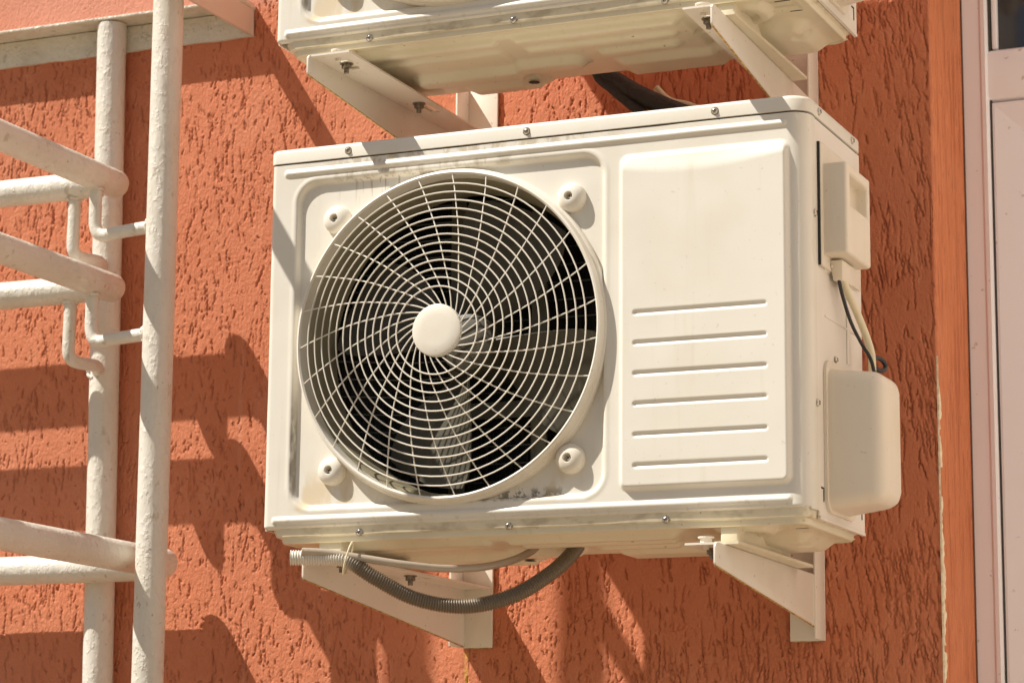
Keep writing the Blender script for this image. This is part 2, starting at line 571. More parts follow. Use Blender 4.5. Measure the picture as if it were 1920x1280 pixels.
# ------------------------------------------------------------------ plaster wall
def build_wall():
    x0, x1, z0, z1, st = -0.90, CORNER_X, -0.24, 1.06, 0.0014
    nx, nz = int((x1 - x0) / st), int((z1 - z0) / st)
    xs = np.linspace(x0, x1, nx); zs = np.linspace(z0, z1, nz)
    H = 0.00022 * vnoise(nx, nz, 17, 26) + 0.00016 * vnoise(nx, nz, 7, 11) + 0.00024 * vnoise(nx, nz, 2.6, 4.0)
    H += 0.0008 * vnoise(nx, nz, 90, 120)
    # the grooves that the grit drew in the wet plaster
    dens = vnoise(nx, nz, 48, 70)
    N = 21000
    sx = rng.random(N) * (nx - 8) + 4
    sz = rng.random(N) * (nz - 8) + 4
    d = dens[sx.astype(int), sz.astype(int)]
    wx = x0 + sx * st
    keep = rng.random(N) < np.clip(0.62 + 0.45 * d, 0.16, 1)
    keep &= ~((wx < -0.29) & (z0 + sz * st > 0.93))
    sx, sz, wx = sx[keep], sz[keep], wx[keep]
    N = len(sx)
    right = np.clip((wx - 0.25) / 0.4, 0, 1)
    length = np.exp(rng.normal(2.0 + .8 * right, .7, N))
    tilt = rng.normal(0.02 + 0.10 * right, .13, N)
    width = np.clip(rng.normal(.66 + .10 * right, .18, N), .40, 1.4)
    depth = np.clip(rng.normal(0.0027 + .0004 * right, .0011, N), .0006, .0060)
    wob = rng.normal(0, 1, (N, 3))
    G = np.zeros((nx, nz)); R = np.zeros((nx, nz))
    steps = 46
    for k in range(steps):
        t = k * 0.8
        live = t < length
        if not live.any(): break
        tt = t / np.maximum(length, 1)
        taper = np.sqrt(np.clip(4 * tt * (1 - tt), 0.05, 1))
        px = sx + tilt * t + 1.1 * np.sin(tt * 3 + wob[:, 0] * 3) * .8 + .45 * np.sin(t * .9 + wob[:, 1] * 6)
        pz = sz - t
        for dx in (-2, -1, 0, 1, 2):
            ix = np.round(px).astype(int) + dx
            iz = np.round(pz).astype(int)
            ok = live & (ix >= 0) & (ix < nx) & (iz >= 0) & (iz < nz)
            q = (ix - px) / width
            val = depth * taper * np.exp(-q * q)
            np.maximum.at(G, (ix[ok], iz[ok]), val[ok])
            if dx in (1, 2):                      # a slight ridge beside each groove
                np.maximum.at(R, (ix[ok], iz[ok]), (0.10 * val)[ok])
    # pits
    NP = 3000
    pxs = (rng.random(NP) * (nx - 6) + 3).astype(int); pzs = (rng.random(NP) * (nz - 6) + 3).astype(int)
    for dx in (-1, 0, 1):
        for dz in (-1, 0, 1):
            np.maximum.at(G, (pxs + dx, pzs + dz), np.full(NP, .0014) * math.exp(-.8 * (dx * dx + dz * dz)) * rng.random(NP))
    H = H - G + R
    e = np.minimum(np.minimum(xs - x0, 9)[:, None], np.minimum(zs - z0, z1 - zs)[None, :])
    H *= sstep(e / 0.03)
    V = np.zeros((nx, nz, 3))
    V[..., 0] = xs[:, None]; V[..., 2] = zs[None, :]; V[..., 1] = WALL_Y - H
    # ragged corner
    rag = 0.0011 * vnoise(2, nz, 1, 9)[0] + .0006 * vnoise(2, nz, 1, 3)[0]
    V[-1, :, 0] += rag
    V[-1, :, 1] = WALL_Y + 0.006
    # the stretch hidden behind the lower unit needs no relief
    Pw = np.stack([V[:-1, :-1, 0], V[:-1, :-1, 1], V[:-1, :-1, 2]], -1) - CAM
    kd = Pw @ FWD
    ppx = 960 + F_PX * (Pw @ RGT) / kd; ppy = 640 - F_PX * (Pw @ UPV) / kd
    hid = (ppx > 620) & (ppx < 1460) & (ppy > 330) & (ppy < 940)
    me = grid_mesh('wall', V, ~hid)
    # rest of the wall, coarse, butted round the fine patch
    bm = bmesh.new(); bm.from_mesh(me)
    def quad(a, b, c, d):
        f = bm.faces.new([bm.verts.new((p[0], WALL_Y, p[1])) for p in (a, b, c, d)])
    X0, X1, Z0, Z1 = -9, CORNER_X, GROUND_Z, 5
    quad((X0, Z0), (x0, Z0), (x0, Z1), (X0, Z1))
    quad((x0, Z0), (X1, Z0), (X1, z0), (x0, z0))
    quad((x0, z1), (X1, z1), (X1, Z1), (x0, Z1))
    vs = [bm.verts.new((x, WALL_Y + .004, z)) for x, z in ((-.25, 0.0), (.72, 0.0), (.72, .74), (-.25, .74))]
    bm.faces.new(vs)
    bm.to_mesh(me); bm.free()
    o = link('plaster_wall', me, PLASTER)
    tag(o, 'orange house wall of grooved plaster behind the air conditioners', 'wall')
    # the reveal of the doorway
    n = 500
    zz = np.linspace(GROUND_Z, 5, n)
    yy = np.array([WALL_Y - .0004, WALL_Y + .01, WALL_Y + .10, WALL_Y + .196])
    V = np.zeros((n, 4, 3)); V[..., 1] = yy[None, :]; V[..., 2] = zz[:, None]; V[..., 0] = CORNER_X
    V[:, 3, 1] += rng.normal(0, .0012, n)
    V[:, 1:3, 0] -= 0.0012; V[:, 0, 0] -= .0035
    rv = link('door_reveal', grid_mesh('door_reveal', V), REVEAL, o)
    tag(rv, 'smoother bright orange plaster strip beside the door')
    # mesh bead showing bare at the lower corner
    n = 420
    zz = np.linspace(-.32, .27, n)
    bw = .0035 + .0022 * vnoise(2, n, 1, 14)[0] + .0012 * vnoise(2, n, 1, 4)[0]
    bw *= np.where(vnoise(2, n, 1, 20)[1] > .62, .15, 1) * sstep((.27 - zz) / .10)
    V = np.zeros((n, 3, 3)); V[..., 2] = zz[:, None]
    V[:, 0, 0] = CORNER_X - .001; V[:, 0, 1] = WALL_Y - .0005
    V[:, 1, 0] = CORNER_X + .0022; V[:, 1, 1] = WALL_Y - .0015
    V[:, 2, 0] = CORNER_X + .0012; V[:, 2, 1] = WALL_Y + bw * 3.2
    bd = link('corner_bead', grid_mesh('corner_bead', V), BEAD, o)
    tag(bd, 'chipped cream plaster edge at the corner')


build_wall()


def build_wing():
    # unseen flank of the house, added right of the door to bounce sunlight leftwards
    o = box('bounce_wing', (1.50, -.50, GROUND_Z), (1.80, WALL_Y + .30, 5.0), WING)
    tag(o, 'unseen cream plaster flank right of the door, added to bounce sunlight', 'wall')
    p = box('wall_above_door', (CORNER_X + .001, WALL_Y + .0005, 1.475), (1.4995, WALL_Y + .25, 5.0), WING)
    tag(p, 'cream plaster wall above the door', 'wall')


build_wing()

# ------------------------------------------------------------------ door
def build_door():
    yd = WALL_Y + .196
    d = empty('upvc_door', (CORNER_X + .45, yd, GROUND_Z), 'white plastic door with dark glass at its top, right of the orange reveal', 'door')
    x0 = CORNER_X
    ztop, zbot = 1.4, GROUND_Z
    # outer frame: flat jamb with a rounded inner nose
    prof = [(x0 - .03, yd + .05), (x0 - .03, yd + .002), (x0 + .028, yd), (x0 + .0315, yd - .003), (x0 + .0375, yd - .004), (x0 + .041, yd + .002), (x0 + .042, yd + .05)]
    # the far end of the frame leans a little to the wall, as hung
    prism('frame', [(x, y, zbot) for x, y in prof], [(x, y, ztop) for x, y in prof], UPVC, d)
    box('frame_joint', (x0 + .0005, yd - .0022, zbot), (x0 + .0022, yd + .001, ztop), JOINT, d)
    box('gasket', (x0 + .0423, yd + .006, zbot), (x0 + .0445, yd + .03, ztop), GASKET, d)
    xs0 = x0 + .0447
    # horizontal rail between glass and panel
    zr0, zr1 = .700, .784
    prof = [(yd + .004, zr0 + .004), (yd + .001, zr0 + .010), (yd + .001, zr1 - .010), (yd + .004, zr1 - .004), (yd + .012, zr1), (yd + .04, zr1), (yd + .04, zr0), (yd + .012, zr0)]
    a = [(xs0 - .006, y, z) for y, z in prof]
    b = [(xs0 + .50, y, z) for y, z in prof]
    bm = bmesh.new(); prism_bm(bm, a, b)
    link('rail', autosmooth(bm_mesh('rail', bm), 30), UPVC, d)
    # glass with its bead
    box('glazing_bead', (xs0 + .001, yd + .008, zr1 + .001), (xs0 + .010, yd + .03, ztop), UPVC, d, .002)
    box('pane', (xs0 + .010, yd + .018, zr1 + .001), (xs0 + .50, yd + .024, ztop), GLASS, d)
    # panel below: bevelled border and raised field
    zt = zr0 - .002
    bm = bmesh.new()
    def ring(i, y): return [bm.verts.new(p) for p in ((xs0 + i, y, zbot + .1), (xs0 + .50 - i, y, zbot + .1), (xs0 + .50 - i, y, zt - i), (xs0 + i, y, zt - i))]
    rings = [ring(0, yd + .03), ring(.0, yd + .006), ring(.004, yd + .004), ring(.050, yd + .010), ring(.056, yd + .017), ring(.064, yd + .010), ring(.09, yd + .007)]
    for p, q in zip(rings, rings[1:]):
        for i in range(4):
            j = (i + 1) % 4
            bm.faces.new((p[i], p[j], q[j], q[i]))
    bm.faces.new(rings[-1])
    link('panel', bm_mesh('panel', bm), UPVC, d)
    # the rest of the doorway, so the place closes behind the door
    box('frame_side', (xs0 + .501, yd, zbot), (xs0 + .57, yd + .05, ztop), UPVC, d, .003)
    box('frame_head', (x0 - .03, yd + .001, ztop + .0005), (xs0 + .57, yd + .05, ztop + .07), UPVC, d, .003)


build_door()

# ------------------------------------------------------------------ air conditioner
W, D, ZS, ZT = 0.80, 0.252, 0.527, 0.5485
FC = (0.285, 0.259)                                        # fan centre


def dome_y(r):
    t = min(max((r - .0365) / .1855, 0), 1)
    return -.0135 - .0265 * (1 - t ** 1.8)


def front_panel():
    rl, rr, st = .009, .026, .0016
    arcL, arcR, tail = math.pi / 2 * rl, math.pi / 2 * rr, .012
    L = arcL + (W - rl - rr) + arcR + tail
    ns = int(L / st); s = np.linspace(0, L, ns)
    nz = int(ZS / st); z = np.linspace(0, ZS - .0022, nz)
    P = np.zeros((ns, 2)); Nn = np.zeros((ns, 2)); xu = np.zeros(ns)
    for i, v in enumerate(s):
        if v < arcL:
            a = v / rl; P[i] = (rl - rl * math.cos(a), rl - rl * math.sin(a)); Nn[i] = (-math.cos(a), -math.sin(a)); xu[i] = rl - arcL + v
        elif v < arcL + W - rl - rr:
            x = rl + v - arcL; P[i] = (x, 0); Nn[i] = (0, -1); xu[i] = x
        elif v < L - tail:
            a = (v - arcL - (W - rl - rr)) / rr
            P[i] = (W - rr + rr * math.sin(a), rr - rr * math.cos(a)); Nn[i] = (math.sin(a), -math.cos(a)); xu[i] = W - rr + rr * a
        else:
            P[i] = (W, rr + v - (L - tail)); Nn[i] = (1, 0); xu[i] = W + 1
    X, Z = np.meshgrid(xu, z, indexing='ij')
    h = np.zeros_like(X)
    sd = sd_rbox(X, Z, .042, .516, .0265, .4985, .034)
    h -= .0080 * sstep(-sd / .0065)
    h += .0007 * np.exp(-((sd - .003) / .003) ** 2)
    for (a, b, c, d_) in ((.022, .7735, .5060, .5165), (.0157, .7745, .0070, .0175)):
        sd = sd_rbox(X, Z, a, b, c, d_, .0045)
        h += .0036 * np.sqrt(np.clip(-sd / .0052, 0, 1))
    sd = sd_rbox(X, Z, .537, .7775, .0305, .4895, .013)
    pan = sstep(-sd / .0075)
    h += .0085 * pan
    soft = sstep((.489 - Z) / (.022 + .012 * np.sin((X - .53) * 14)))
    h -= .0045 * pan * (1 - soft)
    for k in range(6):
        zc = .2690 - k * .0410
        q = np.hypot(np.maximum(np.maximum(.5625 - X, X - .7425), 0), Z - zc)
        h -= .0027 * np.clip(1 - (q / .0036) ** 2, 0, 1)
    h += .00035 * vnoise(ns, nz, 60, 60) + .0002 * vnoise(ns, nz, 25, 25)
    h -= .006 * sstep((.004 - Z) / .004) * (X < W)
    V = np.zeros((ns, nz, 3))
    V[..., 0] = P[:, 0][:, None] + Nn[:, 0][:, None] * h
    V[..., 1] = P[:, 1][:, None] + Nn[:, 1][:, None] * h
    V[..., 2] = Z
    cx = (X[:-1, :-1] + X[1:, 1:]) / 2; cz = (Z[:-1, :-1] + Z[1:, 1:]) / 2
    keep = np.hypot(cx - FC[0], cz - FC[1]) > .2275
    return grid_mesh('front_panel', V, keep)


def outline(x0, x1, y0, y1, r, seg=6):
    pts = []
    for (cx, cy, a0, rad) in ((x0 + r[0], y0 + r[0], 180, r[0]), (x1 - r[1], y0 + r[1], 270, r[1]), (x1 - r[2], y1 - r[2], 0, r[2]), (x0 + r[3], y1 - r[3], 90, r[3])):
        for k in range(seg + 1):
            a = math.radians(a0 + 90 * k / seg)
            pts.append((cx + rad * math.cos(a), cy + rad * math.sin(a)))
    return pts


def loft(name, rings, mat, parent=None, cap_top=True, cap_bottom=True, deg=35):
    """rings: list of (list of (x, y), z)"""
    bm = bmesh.new()
    R = [[bm.verts.new((x, y, z)) for x, y in pts] for pts, z in rings]
    for p, q in zip(R, R[1:]):
        n = len(p)
        for i in range(n):
            j = (i + 1) % n
            bm.faces.new((p[i], p[j], q[j], q[i]))
    if cap_bottom: bm.faces.new(R[0][::-1])
    if cap_top: bm.faces.new(R[-1])
    me = autosmooth(bm_mesh(name, bm), deg)
    return link(name, me, mat, parent)


def screw_mesh():
    bm = bmesh.new()
    prof = [(0.0001, -.0034), (.0016, -.0033), (.0030, -.0027), (.0042, -.0014), (.0047, 0), (.0056, .0), (.0056, .0006)]
    n = 16
    rows = []
    for (r, y) in prof:
        rows.append([bm.verts.new((r * math.cos(2 * math.pi * k / n), y, r * math.sin(2 * math.pi * k / n))) for k in range(n)])
    for p, q in zip(rows, rows[1:]):
        for k in range(n):
            bm.faces.new((p[k], p[(k + 1) % n], q[(k + 1) % n], q[k]))
    nf = len(bm.faces)
    for (a, b) in ((.0027, .0007), (.0007, .0027)):
        box_bm(bm, (-a, -.0035, -b), (a, -.0025, b))
    bm.faces.ensure_lookup_table()
    for i, f in enumerate(bm.faces): f.material_index = 0 if i < nf else 1
    me = bm_mesh('screw', bm)
    autosmooth(me, 50)
    me.materials.append(ZINC); me.materials.append(RECESS)
    return me


SCREW = screw_mesh()


def screw(p, parent, face='y', turn=None, sc=1.0):
    o = link('screw', SCREW, None, parent)
    rot = Matrix.Rotation(random.random() * 1.5 if turn is None else turn, 4, 'Y')
    if face == 'x': rot = Matrix.Rotation(math.radians(90), 4, 'Z') @ rot
    o.matrix_basis = Matrix.Translation(p) @ rot @ Matrix.Scale(sc, 4)
    return o


def base_pan(u):
    seg = 3
    def ring(i, z, c=.018): return (outline(.010 + i, W - .004 - i * .6, .004 + i * .45, D - .002 - i * .3, (c, c, c, c), seg), z)
    o = loft('base_pan', [ring(.022, -.0150), ring(.0155, -.0195), ring(.0125, -.0185), ring(.0110, -.0160), ring(.0100, -.0125), ring(.0100, -.0115), ring(.0035, -.0095), ring(.0, -.0015), ring(.0, .004)], PAN, u, cap_bottom=False)
    # pressed underside
    x0, x1, y0, y1, st = .026, W - .012, .014, D - .006, .0025
    nx, ny = int((x1 - x0) / st), int((y1 - y0) / st)
    xs = np.linspace(x0, x1, nx); ys = np.linspace(y0, y1, ny)
    X, Y = np.meshgrid(xs, ys, indexing='ij')
    h = np.zeros_like(X)
    def bump(a, b, c, d_, r, depth, wd):
        nonlocal h
        sd = sd_rbox(X, Y, a, b, c, d_, r)
        h = np.maximum(h, depth * sstep(-sd / wd))
    def add(a, b, c, d_, r, depth, wd):
        nonlocal h
        h = h + depth * sstep(-sd_rbox(X, Y, a, b, c, d_, r) / wd)
    # long stepped troughs
    add(.095, .615, .030, .262, .02, .006, .012)
    add(.100, .335, .036, .064, .012, .006, .010)
    add(.352, .605, .036, .066, .012, .006, .010)
    add(.100, .325, .078, .262, .014, .005, .011)
    add(.352, .590, .082, .112, .014, .006, .010)
    add(.140, .430, .135, .195, .026, .011, .020)
    add(.445, .580, .125, .160, .016, .007, .012)
    add(.452, .650, .172, .262, .02, .009, .022)
    add(.200, .345, .205, .262, .022, .008, .022)
    # compressor end
    add(.650, .770, .108, .262, .03, .015, .028)
    rr = np.hypot(X - .690, Y - .070)
    h += .007 * sstep((.045 - rr) / .010) - .005 * sstep((.026 - rr) / .008)
    for (cx, cy, r0) in ((.615, .120, .013), (.745, .165, .015), (.315, .222, .018)):
        rr = np.hypot(X - cx, Y - cy)
        h -= .0035 * sstep((r0 - rr) / .004)
    add(.722, .775, .030, .090, .01, -.006, .010)
    h += .0004 * vnoise(nx, ny, 14, 14)
    V = np.zeros((nx, ny, 3)); V[..., 0] = X; V[..., 1] = Y; V[..., 2] = -.0165 - h
    V[0, :, 2] = V[-1, :, 2] = -.0145; V[:, 0, 2] = V[:, -1, 2] = -.0145
    un = link('pan_underside', grid_mesh('pan_underside', V), PAN, u)
    tag(un, 'embossed underside of the base pan')
    hz = -.0165 - h[np.argmin(abs(xs - .315)), np.argmin(abs(ys - .222))]
    me = bpy.data.meshes.new('drain_hole')
    bm = bmesh.new(); bmesh.ops.create_circle(bm, cap_ends=True, segments=24, radius=.0085, matrix=Matrix.Translation((.315, .222, hz - .0008)))
    bm.to_mesh(me); bm.free()
    link('drain_hole', me, RECESS, u)
    for (xa, ya) in ((.740, .056), (.752, .088)):
        zz = -.0165 - h[np.argmin(abs(xs - xa - .01)), np.argmin(abs(ys - ya))]
        box('pan_slot', (xa, ya, zz - .0006), (xa + .022, ya + .0025, zz + .002), RECESS, u)
    # feet
    for (xa, xb) in ((.074, .128), (.664, .706)):
        prism('foot', [(xa, -.012, -.0445), (xb, -.012, -.0445), (xb, .315, -.0445), (xa + .012, .315, -.0445), (xa, .300, -.0445)],
              [(xa, -.012, -.0405), (xb, -.012, -.0405), (xb, .315, -.0405), (xa + .012, .315, -.0405), (xa, .300, -.0405)], PAN, u)
        box('foot_block', (xa + .009, .014, -.0402), (xb - .009, .24, -.0160), PAN, u, .002)



def fan_grille(u):
    g = lathe_y('fan_grille', [(.2238, .010), (.2236, -.008), (.2246, -.0128), (.2270, -.0146), (.2296, -.0136), (.2308, -.0100), (.2318, -.0030), (.2340, -.0012), (.2352, .0008), (.2358, .0088)], FC, RIM, u, 144)
    tag(g, 'moulded rim of the round grille')
    # concentric wires
    for k in range(13):
        r = .0610 + k * .01246
        path = [Vector((FC[0] + r * math.cos(2 * math.pi * i / 84), dome_y(r), FC[1] + r * math.sin(2 * math.pi * i / 84))) for i in range(84)]
        tube('wire_ring', path, .00112, GRILLE, g, 6, True)
    # swirling spokes
    rs = [.0345, .0371, .048, .0607, .0750, .0909, .110, .1299, .157, .1855, .205, .2243]
    da = [-49.5, -46.5, -36.3, -28.3, -22.5, -17.3, -13.3, -10.2, -6.6, -3.4, -1.7, 0]
    base = None
    for k in range(27):
        th = 88.0 + k * 360 / 27
        path = []
        for r, a in zip(rs, da):
            t = math.radians(th + a)
            y = dome_y(r) + .0021
            if r < .036: y = -.0365
            if r > .22: y = -.0118
            path.append(Vector((FC[0] + r * math.cos(t), y, FC[1] + r * math.sin(t))))
        tube('spoke', smooth_path(path, 2), .00098, GRILLE, g, 6)
    lathe_y('hub_cap', [(.0001, -.0423), (.020, -.0421), (.0335, -.0414), (.0360, -.0402), (.0368, -.0380), (.0368, -.0345), (.030, -.0335)], FC, GRILLE, g, 48)
    for sx in (-1, 1):
        for sz in (-1, 1):
            c = (.2857 + sx * .1794, .2588 + sz * .1794)
            lathe_y('mounting_lug', [(.0001, -.0010), (.0050, -.0010), (.0056, -.0020), (.0058, -.0070), (.0066, -.0077), (.0095, -.0074), (.0130, -.0061), (.0165, -.0038), (.0194, -.0004), (.0206, .0040), (.0209, .0088)], c, RIM, g, 28)
            screw((c[0], -.0012, c[1]), g, sc=.82)


def fan_parts(u):
    lathe_y('fan_shroud', [(.2268, .0075), (.2240, .0105), (.2200, .0180), (.2170, .0300), (.2155, .0450), (.2150, .0600), (.2150, .0800), (.2330, .0805)], FC, SHROUD, u, 96)
    f = lathe_y('fan', [(.0001, .052), (.030, .053), (.040, .057), (.043, .066), (.043, .112)], FC, BLADE, u, 40)
    tag(f, 'dark propeller fan behind the grille')
    for k in range(4):
        a0 = math.radians(97 + 90 * k)
        nr, na = 12, 12
        V = np.zeros((nr, na, 3)); B = np.zeros((nr, na, 3))
        for i in range(nr):
            r = .038 + (.205 - .038) * i / (nr - 1)
            q = i / (nr - 1)
            lead = a0 - math.radians(3) * (1 - q)
            wdt = math.radians(44 + 10 * math.sin(q * math.pi))
            for j in range(na):
                t = j / (na - 1)
                tip = sstep(np.array((q - .86) / .14)) * .10
                a = lead - wdt * (t * (1 - tip) + tip * .5) - .10 * q * q
                y = .062 + .050 * (t * (1 - .25 * q)) + .006 * math.sin(t * math.pi)
                V[i, j] = (FC[0] + r * math.cos(a), y, FC[1] + r * math.sin(a))
                B[i, j] = V[i, j] + np.array([0, .0022, 0])
        me = grid_mesh('fan_blade', V)
        bm = bmesh.new(); bm.from_mesh(me)
        bmesh.ops.solidify(bm, geom=list(bm.faces), thickness=.0025)
        bm.to_mesh(me); bm.free()
        for p in me.polygons: p.use_smooth = True
        link('fan_blade', autosmooth(me, 60), BLADE, f)
    m = lathe_y('fan_motor', [(.0001, .116), (.040, .117), (.044, .122), (.044, .170), (.0001, .171)], FC, DARK, u, 32)
    for xx in (.352, .224):
        box('motor_strut', (xx - .012, .160, .02), (xx + .012, .166, .50), STRUT, u, .001)
    for zz in (.18, .34):
        box('motor_strut', (.2365, .167, zz - .012), (.3395, .172, zz + .012), STRUT, u, .001)
    plan = [(.006, .140), (.135, .205), (W - .012, .205), (W - .012, D - .012), (.142, D - .012), (.006, .156)]
    c = prism('coil', [(x, y, .004) for x, y in plan], [(x, y, ZS - .004) for x, y in plan], COIL, u)
    tag(c, 'dark finned coil deep behind the fan')
    k = 0
    for zz in np.arange(.03, .51, .026):
        tube('coil_tube', [Vector((.006, .1395, zz)), Vector((.135, .2045, zz)), Vector((.52, .2045, zz))], .0018, TUBE_AL, c, 6)
    box('partition', (.538, .012, .004), (.541, .20, ZS - .004), SHROUD, u)


def side_fittings(u):
    # right-hand side panel, slightly behind the wrap of the front
    bm = bmesh.new(); box_bm(bm, (W - .0035, .0395, -.006), (W - .0008, D, ZS - .0022))
    link('side_panel', bm_mesh('side_panel', bm), SIDE, u)
    # pressed lines on it
    for (z0, ya, yb) in ((.325, .075, .225), (.262, .075, .225)):
        box('pressed_line', (W - .0012, ya, z0), (W + .0006, yb, z0 + .003), SIDE, u, .0008)
    box('panel_rib', (W - .0012, .175, .215), (W + .0012, .190, .318), SIDE, u, .0012)
    box('side_skirt', (W - .004, .042, -.0105), (W + .0004, D - .001, -.0066), SIDE, u)
    for (ya, za) in ((.058, .014), (.236, .010)):
        box('side_slot', (W - .0012, ya, za), (W + .0002, ya + .0018, za + .016), RECESS, u)
        box('side_slot', (W - .0012, ya - .009, za + .0165), (W + .0002, ya + .0018, za + .0185), RECESS, u)
    # cover of the terminals, with a grip hollow in its outer face
    t = box('terminal_cover', (W - .0005, .0500, .3265), (W + .0045, .2350, .4955), PLASTIC, u, .002)
    tag(t, 'shaded plastic cover with a grip hollow, high on the side')
    x0, x1 = W + .004, W + .0365
    ya, yb, za, zb = .060, .174, .3430, .4680
    bm = bmesh.new()
    ys = [ya, ya + .018, yb - .010, yb]; zs = [za, .4120, zb - .014, zb]
    g = [[bm.verts.new((x1, y, z)) for z in zs] for y in ys]
    gi = [[bm.verts.new((x1 - .020, y, z)) for z in zs[1:3]] for y in ys[1:3]]
    for i in range(3):
        for j in range(3):
            if (i, j) != (1, 1): bm.faces.new((g[i][j], g[i + 1][j], g[i + 1][j + 1], g[i][j + 1]))
    o4 = [g[1][1], g[2][1], g[2][2], g[1][2]]; i4 = [gi[0][0], gi[1][0], gi[1][1], gi[0][1]]
    for k in range(4): bm.faces.new((o4[k], o4[(k + 1) % 4], i4[(k + 1) % 4], i4[k]))
    bm.faces.new(i4)
    bk = {}
    per = [g[i][0] for i in range(4)] + [g[3][j] for j in range(1, 4)] + [g[i][3] for i in (2, 1, 0)] + [g[0][j] for j in (2, 1)]
    back = [bm.verts.new((x0, v.co.y + (-.004 if v.co.y == ya else 0), v.co.z + (-.012 if v.co.z == za else .012 if v.co.z == zb else 0))) for v in per]
    n = len(per)
    for k in range(n): bm.faces.new((per[k], per[(k + 1) % n], back[(k + 1) % n], back[k]))
    bmesh.ops.recalc_face_normals(bm, faces=bm.faces)
    ed = [e for e in bm.edges if len(e.link_faces) == 2 and e.calc_face_angle(0) > .5]
    bmesh.ops.bevel(bm, geom=ed, offset=.0045, segments=3, profile=.5, affect='EDGES', clamp_overlap=True)
    link('cover_body', autosmooth(bm_mesh('cover_body', bm), 40), PLASTIC, t)
    bm = bmesh.new()
    prism_bm(bm, [(W + .004, .085, .340), (W + .022, .085, .340), (W + .022, .150, .340), (W + .004, .150, .340)],
             [(W + .004, .100, .315), (W + .017, .100, .315), (W + .017, .148, .315), (W + .004, .148, .315)])
    bmesh.ops.bevel(bm, geom=list(bm.edges), offset=.002, segments=2, profile=.5, affect='EDGES')
    link('cable_neck', autosmooth(bm_mesh('cable_neck', bm), 40), PLASTIC, t)
    box('seam_gasket', (W - .0006, .0485, .3270), (W + .0030, .0499, .4950), RECESS, t)
    screw((W + .0045, .092, .3345), t, 'x')
    # cover of the valves
    bm = bmesh.new()
    box_bm(bm, (W - .0005, .064, .0015), (W + .0035, .200, .2050))
    ed = [e for e in bm.edges if abs(e.verts[0].co.x - e.verts[1].co.x) > .003]
    bmesh.ops.bevel(bm, geom=ed, offset=.022, segments=5, profile=.5, affect='EDGES')
    v = link('valve_cover', autosmooth(bm_mesh('valve_cover', bm), 40), PLASTIC, u)
    tag(v, 'bulging plastic valve cover low on the side')
    bm = bmesh.new()
    vs = box_bm(bm, (W + .003, .071, .0050), (W + .078, .176, .1935))
    for q in vs:
        if q.co.x > W + .05:
            q.co.z += -.008 if q.co.z > .1 else .010
            if q.co.y < .1: q.co.y += .004
            else: q.co.y -= .008
    ed = [e for e in bm.edges if max(e.verts[0].co.x, e.verts[1].co.x) > W + .05]
    bmesh.ops.bevel(bm, geom=ed, offset=.019, segments=6, profile=.5, affect='EDGES', clamp_overlap=True)
    link('cover_body', autosmooth(bm_mesh('cover_body', bm), 40), PLASTIC, v)
    screw((W + .0003, .120, .2115), u, 'x', sc=.9)
    # screws along the wrap of the front
    for p in ((1521, 394), (1525, 751)):
        q = atx(p[0], p[1], W)
        screw((W + .0004, .0335, q.z), u, 'x')


def air_conditioner(label):
    u = empty('air_conditioner', (.4, .126, -.034), label, 'air conditioner')
    fp = link('front_panel', front_panel(), PAINT, u)
    tag(fp, 'embossed front sheet with fan recess, raised panel and six slits')
    # pressed cover with its turned-down skirt
    e = .0012
    rings = [(outline(-e + i, W + e - i, -e + i, D + e - i, (.010, .027, .010, .010), 7), z) for i, z in ((.006, ZS), (.0006, ZS), (0, ZS + .0004), (0, ZT - .0058), (.0007, ZT - .0030), (.0026, ZT - .0008), (.0056, ZT))]
    loft('top_cover', rings, COVER, u, cap_bottom=False)
    loft('seam_gap', [(outline(.0018, W - .0018, .0018, D - .0018, (.009, .025, .009, .009), 7), z) for z in (ZS - .006, ZS - .0002)], RECESS, u)
    base_pan(u)
    box('left_panel', (.0004, .0095, .0), (.0030, .1600, ZS - .0010), SIDE, u)
    plan = [(.0004, .1602), (.1360, D - .0008), (W - .004, D - .0008), (W - .004, D - .006), (.1380, D - .006), (.0034, .1602)]
    prism('back_panel', [(x, y, .0) for x, y in plan], [(x, y, ZS - .0010) for x, y in plan], SIDE, u)
    fan_grille(u)
    fan_parts(u)
    side_fittings(u)
    for x in (.124, .400, .674): screw((x, -e, .5366), u)
    for x in (.0536, .2111): screw((W + e, x, .5366), u, 'x')
    for x in (.151, .376, .601): screw((x, .0042, -.0075), u)
    return u


def copy_tree(o, parent=None):
    c = o.copy()
    COL.objects.link(c)
    c.parent = parent
    c.matrix_parent_inverse = o.matrix_parent_inverse.copy()
    for ch in list(o.children): copy_tree(ch, c)
    return c


unit = air_conditioner('cream outdoor air conditioner with its whole round fan grille in view')
unit2 = copy_tree(unit)
unit2.location.z += UP
unit2['label'] = 'cream air conditioner cut off by the top edge, its embossed underside in view'

# ------------------------------------------------------------------ wall brackets
def hexnut(name, p, r, h, parent, mat):
    bm = bmesh.new()
    bmesh.ops.create_cone(bm, cap_ends=True, segments=6, radius1=r, radius2=r, depth=h, matrix=Matrix.Translation((p[0], p[1], p[2] - h / 2)))
    bmesh.ops.create_cone(bm, cap_ends=True, segments=12, radius1=r * .52, radius2=r * .52, depth=h * .9, matrix=Matrix.Translation((p[0], p[1], p[2] - h * 1.45)))
    bmesh.ops.create_cone(bm, cap_ends=True, segments=20, radius1=r * 1.35, radius2=r * 1.35, depth=.0015, matrix=Matrix.Translation((p[0], p[1], p[2] - .0004)))
    return link(name, bm_mesh(name, bm), mat, parent)


